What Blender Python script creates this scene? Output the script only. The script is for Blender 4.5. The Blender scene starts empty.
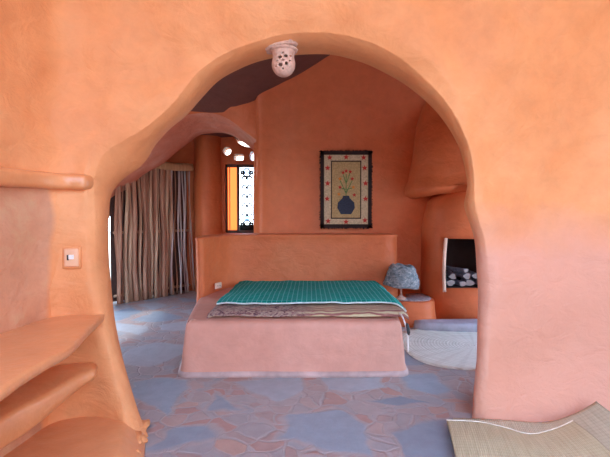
import bpy, bmesh, math, random
from mathutils import Vector, noise, Matrix
random.seed(7)
PI = math.pi
sc = bpy.context.scene
COL = sc.collection
# ------------------------------------------------------------------ camera
F = 450.0; PITCH = math.radians(1.72); CZ = 1.4
cam_d = bpy.data.cameras.new('camera'); cam = bpy.data.objects.new('camera', cam_d); COL.objects.link(cam)
cam.location = (0, 0, CZ); cam.rotation_euler = (PI/2 - PITCH, 0, 0)
cam_d.sensor_width = 36; cam_d.lens = 36*F/610; cam_d.clip_start = .05
sc.camera = cam
def P(px, py, Y):
    """world point at depth Y seen at pixel"""
    u = px-305; v = 228.5-py
    dy = F*math.cos(PITCH)+v*math.sin(PITCH); dz = -F*math.sin(PITCH)+v*math.cos(PITCH)
    k = Y/dy
    return Vector((u*k, Y, CZ+dz*k))
def PZ(px, py, z):
    u = px-305; v = 228.5-py
    dy = F*math.cos(PITCH)+v*math.sin(PITCH); dz = -F*math.sin(PITCH)+v*math.cos(PITCH)
    k = (z-CZ)/dz
    return Vector((u*k, dy*k, z))
# ------------------------------------------------------------------ materials
def mat(name):
    m = bpy.data.materials.new(name); m.use_nodes = True
    nt = m.node_tree; b = nt.nodes['Principled BSDF']
    return m, nt, b
def N(nt, t, **kw):
    n = nt.nodes.new(t)
    for k, v in kw.items():
        if k in n.inputs: n.inputs[k].default_value = v
        else: setattr(n, k, v)
    return n
def L(nt, a, b): nt.links.new(a, b)
def coords(nt, scale=(1, 1, 1)):
    tc = N(nt, 'ShaderNodeTexCoord'); mp = N(nt, 'ShaderNodeMapping'); mp.inputs['Scale'].default_value = scale
    L(nt, tc.outputs['Object'], mp.inputs['Vector']); return mp.outputs['Vector']
def noisen(nt, vec, scale, detail=4, rough=.55, dist=0):
    n = N(nt, 'ShaderNodeTexNoise'); n.inputs['Scale'].default_value = scale; n.inputs['Detail'].default_value = detail
    n.inputs['Roughness'].default_value = rough; n.inputs['Distortion'].default_value = dist
    L(nt, vec, n.inputs['Vector']); return n.outputs['Fac']
def ramp(nt, fac, stops):
    r = N(nt, 'ShaderNodeValToRGB'); e = r.color_ramp.elements
    while len(e) < len(stops): e.new(.5)
    for k, (p, c) in enumerate(stops):
        e[k].position = p; e[k].color = (*c, 1) if len(c) == 3 else c
    L(nt, fac, r.inputs['Fac']); return r.outputs['Color']
def mix(nt, fac, a, b, mode='MIX'):
    m = N(nt, 'ShaderNodeMix', data_type='RGBA', blend_type=mode)
    for s, v in ((m.inputs[0], fac), (m.inputs[6], a), (m.inputs[7], b)):
        if hasattr(v, 'links') or hasattr(v, 'is_linked'): L(nt, v, s)
        elif isinstance(v, tuple): s.default_value = (*v, 1)
        else: s.default_value = v
    return m.outputs[2]
def bump(nt, b, h, strength, dist=.02, prev=None):
    n = N(nt, 'ShaderNodeBump'); n.inputs['Strength'].default_value = strength; n.inputs['Distance'].default_value = dist
    L(nt, h, n.inputs['Height'])
    if prev is not None: L(nt, prev, n.inputs['Normal'])
    L(nt, n.outputs['Normal'], b.inputs['Normal']); return n.outputs['Normal']
def plaster(name, c1, c2, c3, rough=.6, bs=.35, spec=.35, low=None, zl=1.36, worn=None):
    m, nt, b = mat(name); v = coords(nt)
    a = noisen(nt, v, 1.6, 5, .6, .4); f = noisen(nt, v, 7, 5, .65, .3)
    col = ramp(nt, a, [(.3, c1), (.52, c2), (.72, c3)])
    col = mix(nt, .5, col, ramp(nt, f, [(.3, tuple(x*.86 for x in c2)), (.7, tuple(min(1, x*1.12) for x in c2))]))
    if low:                                  # pinker colour up to shoulder height on the right
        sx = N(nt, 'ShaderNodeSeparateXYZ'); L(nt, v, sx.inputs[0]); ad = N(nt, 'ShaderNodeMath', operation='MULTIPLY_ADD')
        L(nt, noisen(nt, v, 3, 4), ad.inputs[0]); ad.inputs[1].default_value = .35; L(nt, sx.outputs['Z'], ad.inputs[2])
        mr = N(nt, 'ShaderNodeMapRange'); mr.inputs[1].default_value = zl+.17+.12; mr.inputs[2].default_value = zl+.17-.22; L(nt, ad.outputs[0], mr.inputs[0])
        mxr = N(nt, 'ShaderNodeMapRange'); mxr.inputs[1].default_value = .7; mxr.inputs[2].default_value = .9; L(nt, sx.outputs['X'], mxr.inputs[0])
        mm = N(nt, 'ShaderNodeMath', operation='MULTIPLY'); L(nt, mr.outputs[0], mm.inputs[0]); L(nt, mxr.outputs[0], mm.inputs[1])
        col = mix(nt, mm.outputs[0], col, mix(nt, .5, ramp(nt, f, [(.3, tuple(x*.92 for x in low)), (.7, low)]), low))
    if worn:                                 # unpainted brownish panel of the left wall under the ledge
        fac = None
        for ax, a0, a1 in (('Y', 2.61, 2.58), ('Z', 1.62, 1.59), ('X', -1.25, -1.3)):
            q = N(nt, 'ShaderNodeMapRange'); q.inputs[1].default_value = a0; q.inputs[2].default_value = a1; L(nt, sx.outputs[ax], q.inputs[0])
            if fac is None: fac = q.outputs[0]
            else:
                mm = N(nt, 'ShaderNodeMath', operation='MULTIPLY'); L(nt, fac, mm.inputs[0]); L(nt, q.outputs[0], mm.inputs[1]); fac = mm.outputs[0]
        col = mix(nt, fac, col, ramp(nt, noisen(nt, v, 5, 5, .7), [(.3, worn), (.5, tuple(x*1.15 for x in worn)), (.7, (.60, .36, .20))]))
    L(nt, col, b.inputs['Base Color'])
    vs = coords(nt, (1, 1, 1.5)); g = noisen(nt, vs, 5, 6, .6, .6); h = noisen(nt, v, 45, 4, .6)
    n1 = bump(nt, b, g, bs*1.15, .05); bump(nt, b, h, .12, .01, n1)
    b.inputs['Roughness'].default_value = rough; b.inputs['Specular IOR Level'].default_value = spec
    return m
M = {}
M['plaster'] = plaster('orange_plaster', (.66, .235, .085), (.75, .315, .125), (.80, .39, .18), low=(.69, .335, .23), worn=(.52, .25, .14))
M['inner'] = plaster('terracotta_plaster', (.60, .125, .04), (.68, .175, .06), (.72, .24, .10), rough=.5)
M['peel'] = plaster('peeling_vault_plaster', (.60, .14, .06), (.70, .30, .20), (.82, .60, .50), rough=.7, bs=.6)
M['bedplaster'] = plaster('pink_terracotta_plaster', (.60, .26, .18), (.66, .32, .235), (.70, .37, .28), rough=.5, bs=.2)
M['shelf'] = plaster('polished_shelf_plaster', (.62, .225, .09), (.71, .295, .12), (.75, .36, .17), rough=.3, bs=.15, spec=.6)
def simple(name, c, rough=.6, metal=0, var=.15, sc_=20, bs=.1, spec=.5):
    m, nt, b = mat(name); v = coords(nt); f = noisen(nt, v, sc_, 4)
    L(nt, ramp(nt, f, [(.3, tuple(x*(1-var) for x in c)), (.7, tuple(min(1, x*(1+var)) for x in c))]), b.inputs['Base Color'])
    b.inputs['Roughness'].default_value = rough; b.inputs['Metallic'].default_value = metal
    b.inputs['Specular IOR Level'].default_value = spec
    if bs: bump(nt, b, f, bs, .01)
    return m
# stone floor
def floor_mat():
    m, nt, b = mat('flagstone_floor'); v = coords(nt, (1, 1, 1))
    tc = N(nt, 'ShaderNodeTexNoise'); tc.inputs['Scale'].default_value = 3.0; L(nt, v, tc.inputs['Vector'])
    vd = N(nt, 'ShaderNodeVectorMath', operation='MULTIPLY_ADD'); L(nt, tc.outputs['Color'], vd.inputs[0])
    vd.inputs[1].default_value = (.22, .22, 0); L(nt, v, vd.inputs[2])
    fl = N(nt, 'ShaderNodeVectorMath', operation='MULTIPLY'); L(nt, vd.outputs[0], fl.inputs[0]); fl.inputs[1].default_value = (1, 1, 0)
    vo = N(nt, 'ShaderNodeTexVoronoi', feature='F1'); vo.inputs['Scale'].default_value = 1.45; L(nt, fl.outputs[0], vo.inputs['Vector'])
    ve = N(nt, 'ShaderNodeTexVoronoi', feature='DISTANCE_TO_EDGE'); ve.inputs['Scale'].default_value = 1.45; L(nt, fl.outputs[0], ve.inputs['Vector'])
    big = N(nt, 'ShaderNodeMapRange'); big.inputs[1].default_value = .11; big.inputs[2].default_value = .14; L(nt, ve.outputs['Distance'], big.inputs[0])
    vo2 = N(nt, 'ShaderNodeTexVoronoi', feature='F1'); vo2.inputs['Scale'].default_value = 6.5; L(nt, fl.outputs[0], vo2.inputs['Vector'])
    ve2 = N(nt, 'ShaderNodeTexVoronoi', feature='DISTANCE_TO_EDGE'); ve2.inputs['Scale'].default_value = 6.5; L(nt, fl.outputs[0], ve2.inputs['Vector'])
    sm = N(nt, 'ShaderNodeMapRange'); sm.inputs[1].default_value = .03; sm.inputs[2].default_value = .07; L(nt, ve2.outputs['Distance'], sm.inputs[0])
    sp = N(nt, 'ShaderNodeSeparateColor'); L(nt, vo.outputs['Color'], sp.inputs[0])
    sp2 = N(nt, 'ShaderNodeSeparateColor'); L(nt, vo2.outputs['Color'], sp2.inputs[0])
    grain = noisen(nt, v, 9, 6, .65)
    stone = ramp(nt, sp.outputs[0], [(0, (.23, .29, .35)), (.5, (.33, .40, .46)), (1, (.46, .49, .51))])
    brick = ramp(nt, sp2.outputs[0], [(0, (.46, .27, .22)), (.3, (.40, .34, .32)), (.6, (.36, .38, .40)), (1, (.50, .34, .28))])
    mortar = (.42, .38, .37)
    fill = mix(nt, sm.outputs[0], mortar, brick)
    # rim of mortar round each big stone
    rim = N(nt, 'ShaderNodeMapRange'); rim.inputs[1].default_value = .085; rim.inputs[2].default_value = .10; L(nt, ve.outputs['Distance'], rim.inputs[0])
    fill = mix(nt, rim.outputs[0], fill, mortar)
    c = mix(nt, big.outputs[0], fill, stone)
    c = mix(nt, .45, c, ramp(nt, grain, [(.3, (.6, .6, .6)), (.7, (1, 1, 1))]), 'MULTIPLY')
    L(nt, c, b.inputs['Base Color'])
    b.inputs['Roughness'].default_value = .42
    mx = N(nt, 'ShaderNodeMath', operation='MAXIMUM'); L(nt, big.outputs[0], mx.inputs[0]); L(nt, sm.outputs[0], mx.inputs[1])
    n1 = bump(nt, b, mx.outputs[0], .4, .012); bump(nt, b, grain, .3, .02, n1)
    return m
M['floor'] = floor_mat()
M['ground'] = simple('dry_sandy_ground', (.62, .50, .36), .9, sc_=3)
def wood(name, c1, c2, rough=.8):
    m, nt, b = mat(name); v = coords(nt, (14, 14, .9)); f = noisen(nt, v, 2.2, 6, .65, .5)
    L(nt, ramp(nt, f, [(.3, c1), (.68, c2)]), b.inputs['Base Color']); b.inputs['Roughness'].default_value = rough
    bump(nt, b, f, .6, .02); return m
M['stick_a'] = wood('brown_bark', (.30, .14, .09), (.55, .31, .20))
M['stick_b'] = wood('tan_bark', (.42, .27, .17), (.68, .46, .31))
M['stick_c'] = wood('bleached_wood', (.42, .36, .34), (.72, .66, .64))
M['rail'] = wood('golden_rail_wood', (.45, .27, .13), (.62, .42, .24))
M['clay'] = simple('pale_fired_clay', (.58, .38, .30), .7, var=.22, sc_=40)
M['iron'] = simple('black_wrought_iron', (.03, .03, .035), .5, .6)
M['frame'] = simple('dark_window_frame', (.10, .06, .05), .6)
M['shutter'] = wood('orange_shutter_wood', (.85, .40, .15), (.92, .55, .28))
M['ledge'] = simple('pale_ledge_plaster', (.78, .55, .42), .5, sc_=6)
M['switch'] = simple('cream_switch_plate', (.78, .44, .26), .5, sc_=8, var=.08)
M['white'] = simple('white_plastic', (.82, .80, .76), .4, sc_=5, var=.05)
M['black'] = simple('black_plastic', (.03, .03, .03), .5)
M['soot'] = simple('sooty_firebox', (.045, .035, .035), .95, sc_=6)
M['log'] = wood('grey_firewood_bark', (.10, .10, .13), (.30, .32, .40))
M['logend'] = simple('pale_cut_log_end', (.32, .29, .28), .8, sc_=30)
M['plinth'] = simple('dusty_pink_plinth', (.52, .36, .33), .6, sc_=7, var=.22)
M['hearth'] = simple('blue_grey_hearth_stone', (.42, .43, .50), .6, sc_=6, var=.25)
M['stonetop'] = simple('speckled_stone_top', (.38, .34, .36), .6, sc_=35, var=.5)
# teal check cloth
def teal():
    m, nt, b = mat('teal_check_cloth'); tc = N(nt, 'ShaderNodeTexCoord')
    br = N(nt, 'ShaderNodeTexBrick'); br.offset = 0; br.inputs['Scale'].default_value = 1
    br.inputs['Brick Width'].default_value = .048; br.inputs['Row Height'].default_value = .06; br.inputs['Mortar Size'].default_value = .0045
    br.inputs['Mortar Smooth'].default_value = .3
    br.inputs['Color1'].default_value = (.0, .26, .21, 1); br.inputs['Color2'].default_value = (.0, .31, .255, 1); br.inputs['Mortar'].default_value = (.14, .50, .46, 1)
    L(nt, tc.outputs['UV'], br.inputs['Vector']); L(nt, br.outputs['Color'], b.inputs['Base Color'])
    f = noisen(nt, coords(nt), 150, 3); bump(nt, b, f, .15, .004)
    b.inputs['Roughness'].default_value = .9; b.inputs['Specular IOR Level'].default_value = .15
    return m
M['teal'] = teal()
M['hem'] = simple('white_hem', (.70, .80, .78), .8)
def blanket():
    m, nt, b = mat('patterned_blanket'); v = coords(nt, (1, 1.3, 1))
    w = N(nt, 'ShaderNodeTexVoronoi', feature='SMOOTH_F1'); w.inputs['Scale'].default_value = 11; L(nt, v, w.inputs['Vector'])
    n1 = noisen(nt, v, 14, 5, .7, 2.0)
    c = ramp(nt, n1, [(.40, (.07, .03, .045)), (.47, (.30, .15, .13)), (.54, (.38, .28, .24)), (.62, (.50, .38, .26))])
    # right half: striped in warm red and straw
    wv = N(nt, 'ShaderNodeTexWave', wave_type='BANDS', bands_direction='Y'); wv.inputs['Scale'].default_value = 5; wv.inputs['Distortion'].default_value = 7
    L(nt, v, wv.inputs['Vector'])
    c2 = ramp(nt, wv.outputs['Fac'], [(.2, (.30, .12, .10)), (.5, (.46, .24, .17)), (.85, (.58, .50, .30))])
    sx = N(nt, 'ShaderNodeSeparateXYZ'); L(nt, v, sx.inputs[0])
    mr = N(nt, 'ShaderNodeMapRange'); mr.inputs[1].default_value = -.15; mr.inputs[2].default_value = .15; L(nt, sx.outputs['X'], mr.inputs[0])
    L(nt, mix(nt, mr.outputs[0], c, c2), b.inputs['Base Color']); b.inputs['Roughness'].default_value = .9
    bump(nt, b, n1, .4, .01); return m
M['blanket'] = blanket()
M['mattress'] = simple('tan_mattress', (.62, .42, .30), .9)
def straw(name, c1, c2, ang=0, sc_=60):
    m, nt, b = mat(name); tc = N(nt, 'ShaderNodeTexCoord'); mp = N(nt, 'ShaderNodeMapping'); L(nt, tc.outputs['UV'], mp.inputs['Vector'])
    w = N(nt, 'ShaderNodeTexWave', wave_type='BANDS', bands_direction='X'); w.inputs['Scale'].default_value = sc_/3; w.inputs['Distortion'].default_value = 1.5
    w.inputs['Detail'].default_value = 3; L(nt, mp.outputs[0], w.inputs['Vector'])
    w2 = N(nt, 'ShaderNodeTexWave', wave_type='BANDS', bands_direction='Y'); w2.inputs['Scale'].default_value = sc_/6; L(nt, mp.outputs[0], w2.inputs['Vector'])
    s2 = N(nt, 'ShaderNodeMapping'); s2.inputs['Scale'].default_value = (30, 2, 1); L(nt, tc.outputs['UV'], s2.inputs['Vector'])
    f = noisen(nt, s2.outputs[0], 1.5, 5, .7)
    c = ramp(nt, f, [(.3, c1), (.7, c2)])
    c = mix(nt, .35, c, ramp(nt, w.outputs['Fac'], [(.1, (.55, .5, .45)), (.6, (1, 1, 1))]), 'MULTIPLY')
    c = mix(nt, .15, c, ramp(nt, w2.outputs['Fac'], [(.1, (.5, .45, .4)), (.4, (1, 1, 1))]), 'MULTIPLY')
    L(nt, c, b.inputs['Base Color']); b.inputs['Roughness'].default_value = .6
    bump(nt, b, w.outputs['Fac'], .5, .006); return m
M['straw'] = straw('golden_straw_weave', (.46, .43, .26), (.66, .65, .43))
M['strawpale'] = straw('pale_palm_weave', (.62, .68, .58), (.93, .95, .88), sc_=24)
M['trim'] = simple('pale_mat_binding', (.74, .74, .60), .7)
def lampshade():
    m, nt, b = mat('grey_blue_shade'); v = coords(nt, (1, 1, 2.0)); n1 = noisen(nt, v, 16, 5, .7, 1.0)
    L(nt, ramp(nt, n1, [(.35, (.08, .11, .13)), (.5, (.22, .26, .29)), (.65, (.48, .48, .48))]), b.inputs['Base Color'])
    b.inputs['Roughness'].default_value = .8; bump(nt, b, n1, .5, .01); return m
M['shade'] = lampshade()
def wool(name, c, var=.25): return simple(name, c, .95, var=var, sc_=60, bs=.6, spec=.1)
M['cream'] = wool('cream_wool', (.55, .42, .27)); M['beige'] = wool('beige_wool', (.46, .31, .15)); M['dark'] = wool('black_wool', (.04, .024, .022))
M['red'] = wool('red_wool', (.50, .05, .04)); M['green'] = wool('green_wool', (.14, .22, .08)); M['orangew'] = wool('orange_wool', (.65, .22, .05)); M['navy'] = wool('navy_wool', (.045, .05, .075))
def glass(name, c):
    m, nt, b = mat(name); b.inputs['Base Color'].default_value = (*c, 1); b.inputs['Roughness'].default_value = .15
    b.inputs['Transmission Weight'].default_value = 1; b.inputs['IOR'].default_value = 1.02; return m
M['glass'] = glass('clear_window_glass', (.97, .98, 1)); M['glasspeach'] = glass('peach_glass', (1, .80, .62)); M['glassorange'] = glass('orange_glass', (.55, .075, .015)); M['glassorange'].node_tree.nodes['Principled BSDF'].inputs['Roughness'].default_value = .45
M['glassblue'] = glass('blue_glass', (.35, .55, .95))
# ------------------------------------------------------------------ helpers
def link(name, bm, m, parent=None, smooth=True, origin=None, recalc=True):
    me = bpy.data.meshes.new(name)
    off = Vector((0, 0, 0))
    if parent is not None:
        off = Vector(parent['_w'])
    elif origin is not None: off = Vector(origin)
    if recalc: bmesh.ops.recalc_face_normals(bm, faces=bm.faces)
    bmesh.ops.translate(bm, verts=bm.verts, vec=-off)
    bm.to_mesh(me); bm.free()
    if smooth: me.polygons.foreach_set('use_smooth', [True]*len(me.polygons))
    o = bpy.data.objects.new(name, me)
    for mm in (m if isinstance(m, list) else [m]): me.materials.append(mm)
    COL.objects.link(o)
    if parent is not None:
        o.parent = parent if '_real' not in parent else parent
    elif origin is not None: o.location = off
    o['_w'] = list(off)
    return o
def thing(name, label, cat, loc, group=None):
    o = bpy.data.objects.new(name, None); COL.objects.link(o); o.location = loc; o.empty_display_size = .1
    o['label'] = label; o['category'] = cat; o['_w'] = list(loc)
    if group: o['group'] = group
    return o
def tag(o, label, cat, group=None):
    o['label'] = label; o['category'] = cat
    if group: o['group'] = group
    return o
def struct(name, bm, m, **kw):
    o = link(name, bm, m, **kw); o['kind'] = 'structure'; return o
def grid(bm, rows, closed=False, cap=False):
    vs = [[bm.verts.new(p) for p in r] for r in rows]
    n = len(rows[0])
    for i in range(len(vs)-1):
        for j in range(n if closed else n-1):
            k = (j+1) % n
            try: bm.faces.new((vs[i][j], vs[i][k], vs[i+1][k], vs[i+1][j]))
            except ValueError: pass
    if cap and closed:
        bm.faces.new(vs[0][::-1]); bm.faces.new(vs[-1])
    return vs
def box(bm, lo, hi, bev=0, rot=None, seg=2):
    r = bmesh.ops.create_cube(bm, size=1)['verts']
    c = [(a+b)/2 for a, b in zip(lo, hi)]; s = [b-a for a, b in zip(lo, hi)]
    for v in r: v.co = Vector((v.co.x*s[0], v.co.y*s[1], v.co.z*s[2]))
    if bev:
        es = list({e for v in r for e in v.link_edges})
        q = bmesh.ops.bevel(bm, geom=es, offset=bev, segments=seg, affect='EDGES', profile=.5)
        r = list({v for f in q['faces'] for v in f.verts} | {v for v in r if v.is_valid})
    for v in r:
        if rot is not None: v.co = rot @ v.co
        v.co += Vector(c)
    return r
def lathe(bm, prof, c=(0, 0, 0), seg=32, rot=None, cap=False):
    rows = []
    for r, z in prof:
        row = []
        for k in range(seg):
            a = 2*PI*k/seg; p = Vector((r*math.cos(a), r*math.sin(a), z))
            if rot is not None: p = rot @ p
            row.append(p+Vector(c))
        rows.append(row)
    return grid(bm, rows, closed=True, cap=cap)
def tube(bm, pts, rad, seg=8, flat=1.0, cap=True):
    pts = [Vector(p) for p in pts]; rows = []
    for i, p in enumerate(pts):
        d = (pts[min(i+1, len(pts)-1)]-pts[max(i-1, 0)]).normalized()
        ref = Vector((0, 1, 0)) if abs(d.y) < .9 else Vector((1, 0, 0))
        a = d.cross(ref).normalized(); b_ = d.cross(a).normalized()
        r = rad[i] if isinstance(rad, (list, tuple)) else rad
        rows.append([p+a*(r*math.cos(2*PI*k/seg))+b_*(r*flat*math.sin(2*PI*k/seg)) for k in range(seg)])
    return grid(bm, rows, closed=True, cap=cap)
def chaikin(pts, n=2, closed=True):
    for _ in range(n):
        q = []; m = len(pts)
        if not closed: q.append(pts[0])
        for i in range(m if closed else m-1):
            a = pts[i]; b = pts[(i+1) % m]
            q.append(tuple(x*.75+y*.25 for x, y in zip(a, b))); q.append(tuple(x*.25+y*.75 for x, y in zip(a, b)))
        if not closed: q.append(pts[-1])
        pts = q
    return pts
def catmull(pts, n):
    """resample a list of tuples to about n points per segment"""
    out = []; m = len(pts)
    for i in range(m-1):
        p0 = pts[max(i-1, 0)]; p1 = pts[i]; p2 = pts[i+1]; p3 = pts[min(i+2, m-1)]
        for k in range(n):
            t = k/n
            out.append(tuple(.5*(2*b+(c-a)*t+(2*a-5*b+4*c-d)*t*t+(3*b-a-3*c+d)*t**3) for a, b, c, d in zip(p0, p1, p2, p3)))
    out.append(pts[-1]); return out
def nz(p, s, amp, seed=0):
    return noise.noise(Vector(p)*s+Vector((seed, seed*.7, 0)))*amp
def offset_poly(poly, d):
    n = len(poly); area = sum(poly[i][0]*poly[(i+1) % n][1]-poly[(i+1) % n][0]*poly[i][1] for i in range(n))
    s = 1 if area > 0 else -1; out = []
    for i in range(n):
        a = Vector(poly[i-1]); b = Vector(poly[(i+1) % n]); t = (b-a)
        if t.length < 1e-6: out.append(poly[i]); continue
        t.normalize(); nrm = Vector((t.y, -t.x))*s
        out.append((poly[i][0]+nrm.x*d, poly[i][1]+nrm.y*d))
    return out
def slab(bm, poly, levels, amp=0, tilt=None):
    """levels: list of (z, outward offset)"""
    rows = []
    for z, d in levels:
        q = offset_poly(poly, d)
        row = []
        for x, y in q:
            zz = z+(tilt(x, y, z) if tilt else 0)
            p = Vector((x, y, zz))
            if amp: p += Vector((nz(p, 2.3, amp, 1), nz(p, 2.3, amp, 5), 0))
            row.append(p)
        rows.append(row)
    vs = grid(bm, rows, closed=True)
    for r in (vs[0][::-1], vs[-1]):
        f = bm.faces.new(r)
        bmesh.ops.triangulate(bm, faces=[f])
def boolean(o, cutters):
    for c in cutters:
        md = o.modifiers.new('cut', 'BOOLEAN'); md.operation = 'DIFFERENCE'; md.object = c; md.solver = 'EXACT'
    dg = bpy.context.evaluated_depsgraph_get(); dg.update()
    me = bpy.data.meshes.new_from_object(o.evaluated_get(dg)); o.modifiers.clear(); old = o.data; o.data = me
    for c in cutters: bpy.data.objects.remove(c)
def uvgrid(o, rows, cols, su, sv):
    """uv for a mesh that came out of grid() with rows x cols"""
    me = o.data; uv = me.uv_layers.new(name='uv')
    for l in me.loops:
        vi = l.vertex_index % (rows*cols); uv.data[l.index].uv = ((vi % cols)/(cols-1)*su, (vi//cols)/(rows-1)*sv)
# ------------------------------------------------------------------ front wall with the organic arch
SC = [ # silhouette px,py,Y   crease px,py,Y
 (151,441,2.80,129,453,2.66),(139,412,2.84,126,412,2.70),(129,380,2.87,118,380,2.72),(120,345,2.9,109,345,2.72),(114.5,315,2.93,104,315,2.72),
 (111,280,2.95,99,280,2.72),(109,245,2.97,96,245,2.72),(108.5,215,2.98,95,215,2.72),(112,193,3.0,94,190,2.73),(125,178,3.05,97,170,2.75),
 (139,168,3.1,106,153,2.78),(148,158,3.15,122,142,2.82),(155,146,3.2,140,132,2.85),(169,130,3.25,157,119,2.88),(187,115,3.3,171,106,2.9),
 (202,98,3.3,184,90,2.93),(220,80,3.3,201,70,2.95),(245,66,3.3,228,52,2.97),(268,59,3.3,255,42,2.98),(295,55.5,3.3,283,35,2.98),
 (330,55,3.3,320,33,2.98),(360,62,3.3,355,38,2.98),(385,73,3.3,382,48,2.98),(408,86,3.3,408,64,2.98),(430,105,3.28,432,86,2.98),
 (447,125,3.26,450,108,2.98),(458,145,3.24,463,131,2.98),(464,165,3.22,471,155,3.0),(467,185,3.2,474,180,3.0),(464,205,3.18,474,203,3.0),
 (468,220,3.16,478,222,3.0),(474,240,3.14,484,242,3.0),(477,270,3.12,487,270,3.0),(478,310,3.1,488,310,3.0),(476,360,3.08,486,360,2.99),(471,423,3.06,482,427,3.01)]
PATHL = catmull([(0, 2.98), (-.6, 2.95), (-.95, 2.90), (-1.2, 2.80), (-1.38, 2.76), (-1.5, 2.66), (-1.55, 2.4), (-1.57, 2.0), (-1.62, 1.0), (-1.68, 0), (-1.7, -1.6)], 12)
PATHR = catmull([(0, 2.98), (.6, 2.99), (1.1, 3.03), (1.6, 3.06), (2.1, 3.04), (2.6, 2.85), (2.95, 2.35), (3.1, 1.5), (3.15, .3), (3.15, -1.6)], 12)
def arclen(p):
    s = [0]
    for a, b in zip(p, p[1:]): s.append(s[-1]+math.dist(a, b))
    return s
SL, SR = arclen(PATHL), arclen(PATHR)
def path_at(s):
    p, a = (PATHL, SL) if s < 0 else (PATHR, SR); s = abs(s)
    s = min(s, a[-1]-1e-6)
    lo, hi = 0, len(a)-1
    while hi-lo > 1:
        m = (lo+hi)//2
        if a[m] <= s: lo = m
        else: hi = m
    t = (s-a[lo])/(a[hi]-a[lo])
    return Vector((p[lo][0]*(1-t)+p[hi][0]*t, p[lo][1]*(1-t)+p[hi][1]*t))
def s_of_x(x):
    p, a = (PATHL, SL) if x < 0 else (PATHR, SR)
    for i in range(len(p)-1):
        if abs(p[i+1][0]) >= abs(x):
            t = (abs(x)-abs(p[i][0]))/max(1e-9, abs(p[i+1][0])-abs(p[i][0])); return (1 if x > 0 else -1)*(a[i]+t*(a[i+1]-a[i]))
    return (1 if x > 0 else -1)*a[-1]
ZTOP = 3.5
def wall_pt(s, z):
    q = path_at(s); x, y = q
    if z > 1.9:                       # the plaster leans in overhead
        k = .16*((z-1.9)/1.6)**2; x += (.3-x)*k; y += (.6-y)*k
    return Vector((x, y, z))
def front_wall():
    ctrl = catmull(SC, 6); n = len(ctrl)
    rings = []
    S = [P(c[0], c[1], c[2]) for c in ctrl]; C = [P(c[3], c[4], c[5]) for c in ctrl]
    for a in (S, C):
        a[0].z = min(a[0].z, -.02); a[-1].z = min(a[-1].z, -.02)
    def outw(i):                       # outward direction in XZ
        a = S[max(i-1, 0)]; b = S[min(i+1, n-1)]; t = Vector((b.x-a.x, b.z-a.z)).normalized(); return Vector((-t.y, t.x))
    prof = []
    for i in range(n):
        o = outw(i); s_, c_ = S[i], C[i]
        px_, py_ = ctrl[i][0], ctrl[i][1]; O = Vector((o.x, 0, o.y)); ym = s_.y+(3.55-s_.y)*.45
        b2, b1 = P(px_, py_, 3.58), P(px_, py_, ym)
        pts = [b2+O*1.0+Vector((0, .04, 0)), b2+O*.35+Vector((0, .03, 0)), b2+O*.07-Vector((0, .02, 0)),
               b1+O*.018, s_, s_.lerp(c_, .5)-Vector((o.x, 0, o.y))*.012, c_]
        prof.append(pts)
    npre = 7
    R = 46; rows = []
    for k in range(npre): rows.append([prof[i][k].copy() for i in range(n)])
    smax_l = SL[-1]-.02; smax_r = SR[-1]-.02
    outer = []
    for i in range(n):
        s0 = s_of_x(C[i].x); z0 = max(C[i].z, 0); ln = math.hypot(s0, z0); dx, dz = s0/ln, z0/ln
        ts = []
        ts.append((smax_r/dx) if dx > 1e-6 else (-smax_l/dx if dx < -1e-6 else 1e9))
        ts.append(ZTOP/dz if dz > 1e-6 else 1e9)
        t = min(ts); outer.append((s0, z0, dx*t, dz*t))
    for k in range(1, R+1):
        t = (k/R)**1.35; row = []
        for i in range(n):
            s0, z0, s1, z1 = outer[i]; s = s0+(s1-s0)*t; z = z0+(z1-z0)*t
            w0 = wall_pt(s0, z0); dev = C[i]-w0
            dist = math.hypot(s-s0, z-z0); w = math.exp(-(dist/.16)**1.4)
            p = wall_pt(s, z)+dev*w
            if z1 < 1e-4: p.z = -.02
            rows_amp = min(1, dist/.1); lowk = max(0, 1-p.z/.5) if s > .9 else 0
            a = nz(p, 1.1, .11, 3)*rows_amp*(1-lowk)+.075*lowk**3*rows_amp+(nz(p, 4.0, .030, 9)+nz(p, 9.0, .008, 6))*rows_amp
            # slight step of the thicker skin below shoulder height on the right
            if s > 1.0: a += -.022*max(0, min(1, (1.36+.03*math.sin(s*3)-z)/.06))*min(1, (s-1.0)/.12)*rows_amp
            # bulge direction = toward room interior
            d = Vector((.4-p.x, .4-p.y)).normalized()
            p.x += d.x*a; p.y += d.y*a
            row.append(p)
        rows.append(row)
    # organic unevenness of the arch edge
    for k in range(2, npre):
        for i in range(n):
            p = rows[k][i]; q = nz((p.x, p.z*1.0, 2), 3.2, .008, 4)
            o = outw(i); p.x += o.x*q; p.z += o.y*q
    parts = {'wall_front': [], 'wall_left': [], 'wall_right': []}
    nr = len(rows)
    bms = {k: bmesh.new() for k in parts}; cache = {k: {} for k in parts}
    def V(key, i, j):
        c = cache[key]
        if (i, j) not in c: c[(i, j)] = bms[key].verts.new(rows[i][j])
        return c[(i, j)]
    for i in range(nr-1):
        for j in range(n-1):
            cx = (rows[i][j]+rows[i+1][j+1])*.5
            key = 'wall_front'
            if i >= npre-1:
                if cx.x < -1.2 and cx.y < 2.62: key = 'wall_left'
                elif cx.x > 2.3 and cx.y < 2.7: key = 'wall_right'
            bms[key].faces.new((V(key, i, j), V(key, i, j+1), V(key, i+1, j+1), V(key, i+1, j)))
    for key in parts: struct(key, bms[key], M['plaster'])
front_wall()
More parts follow.
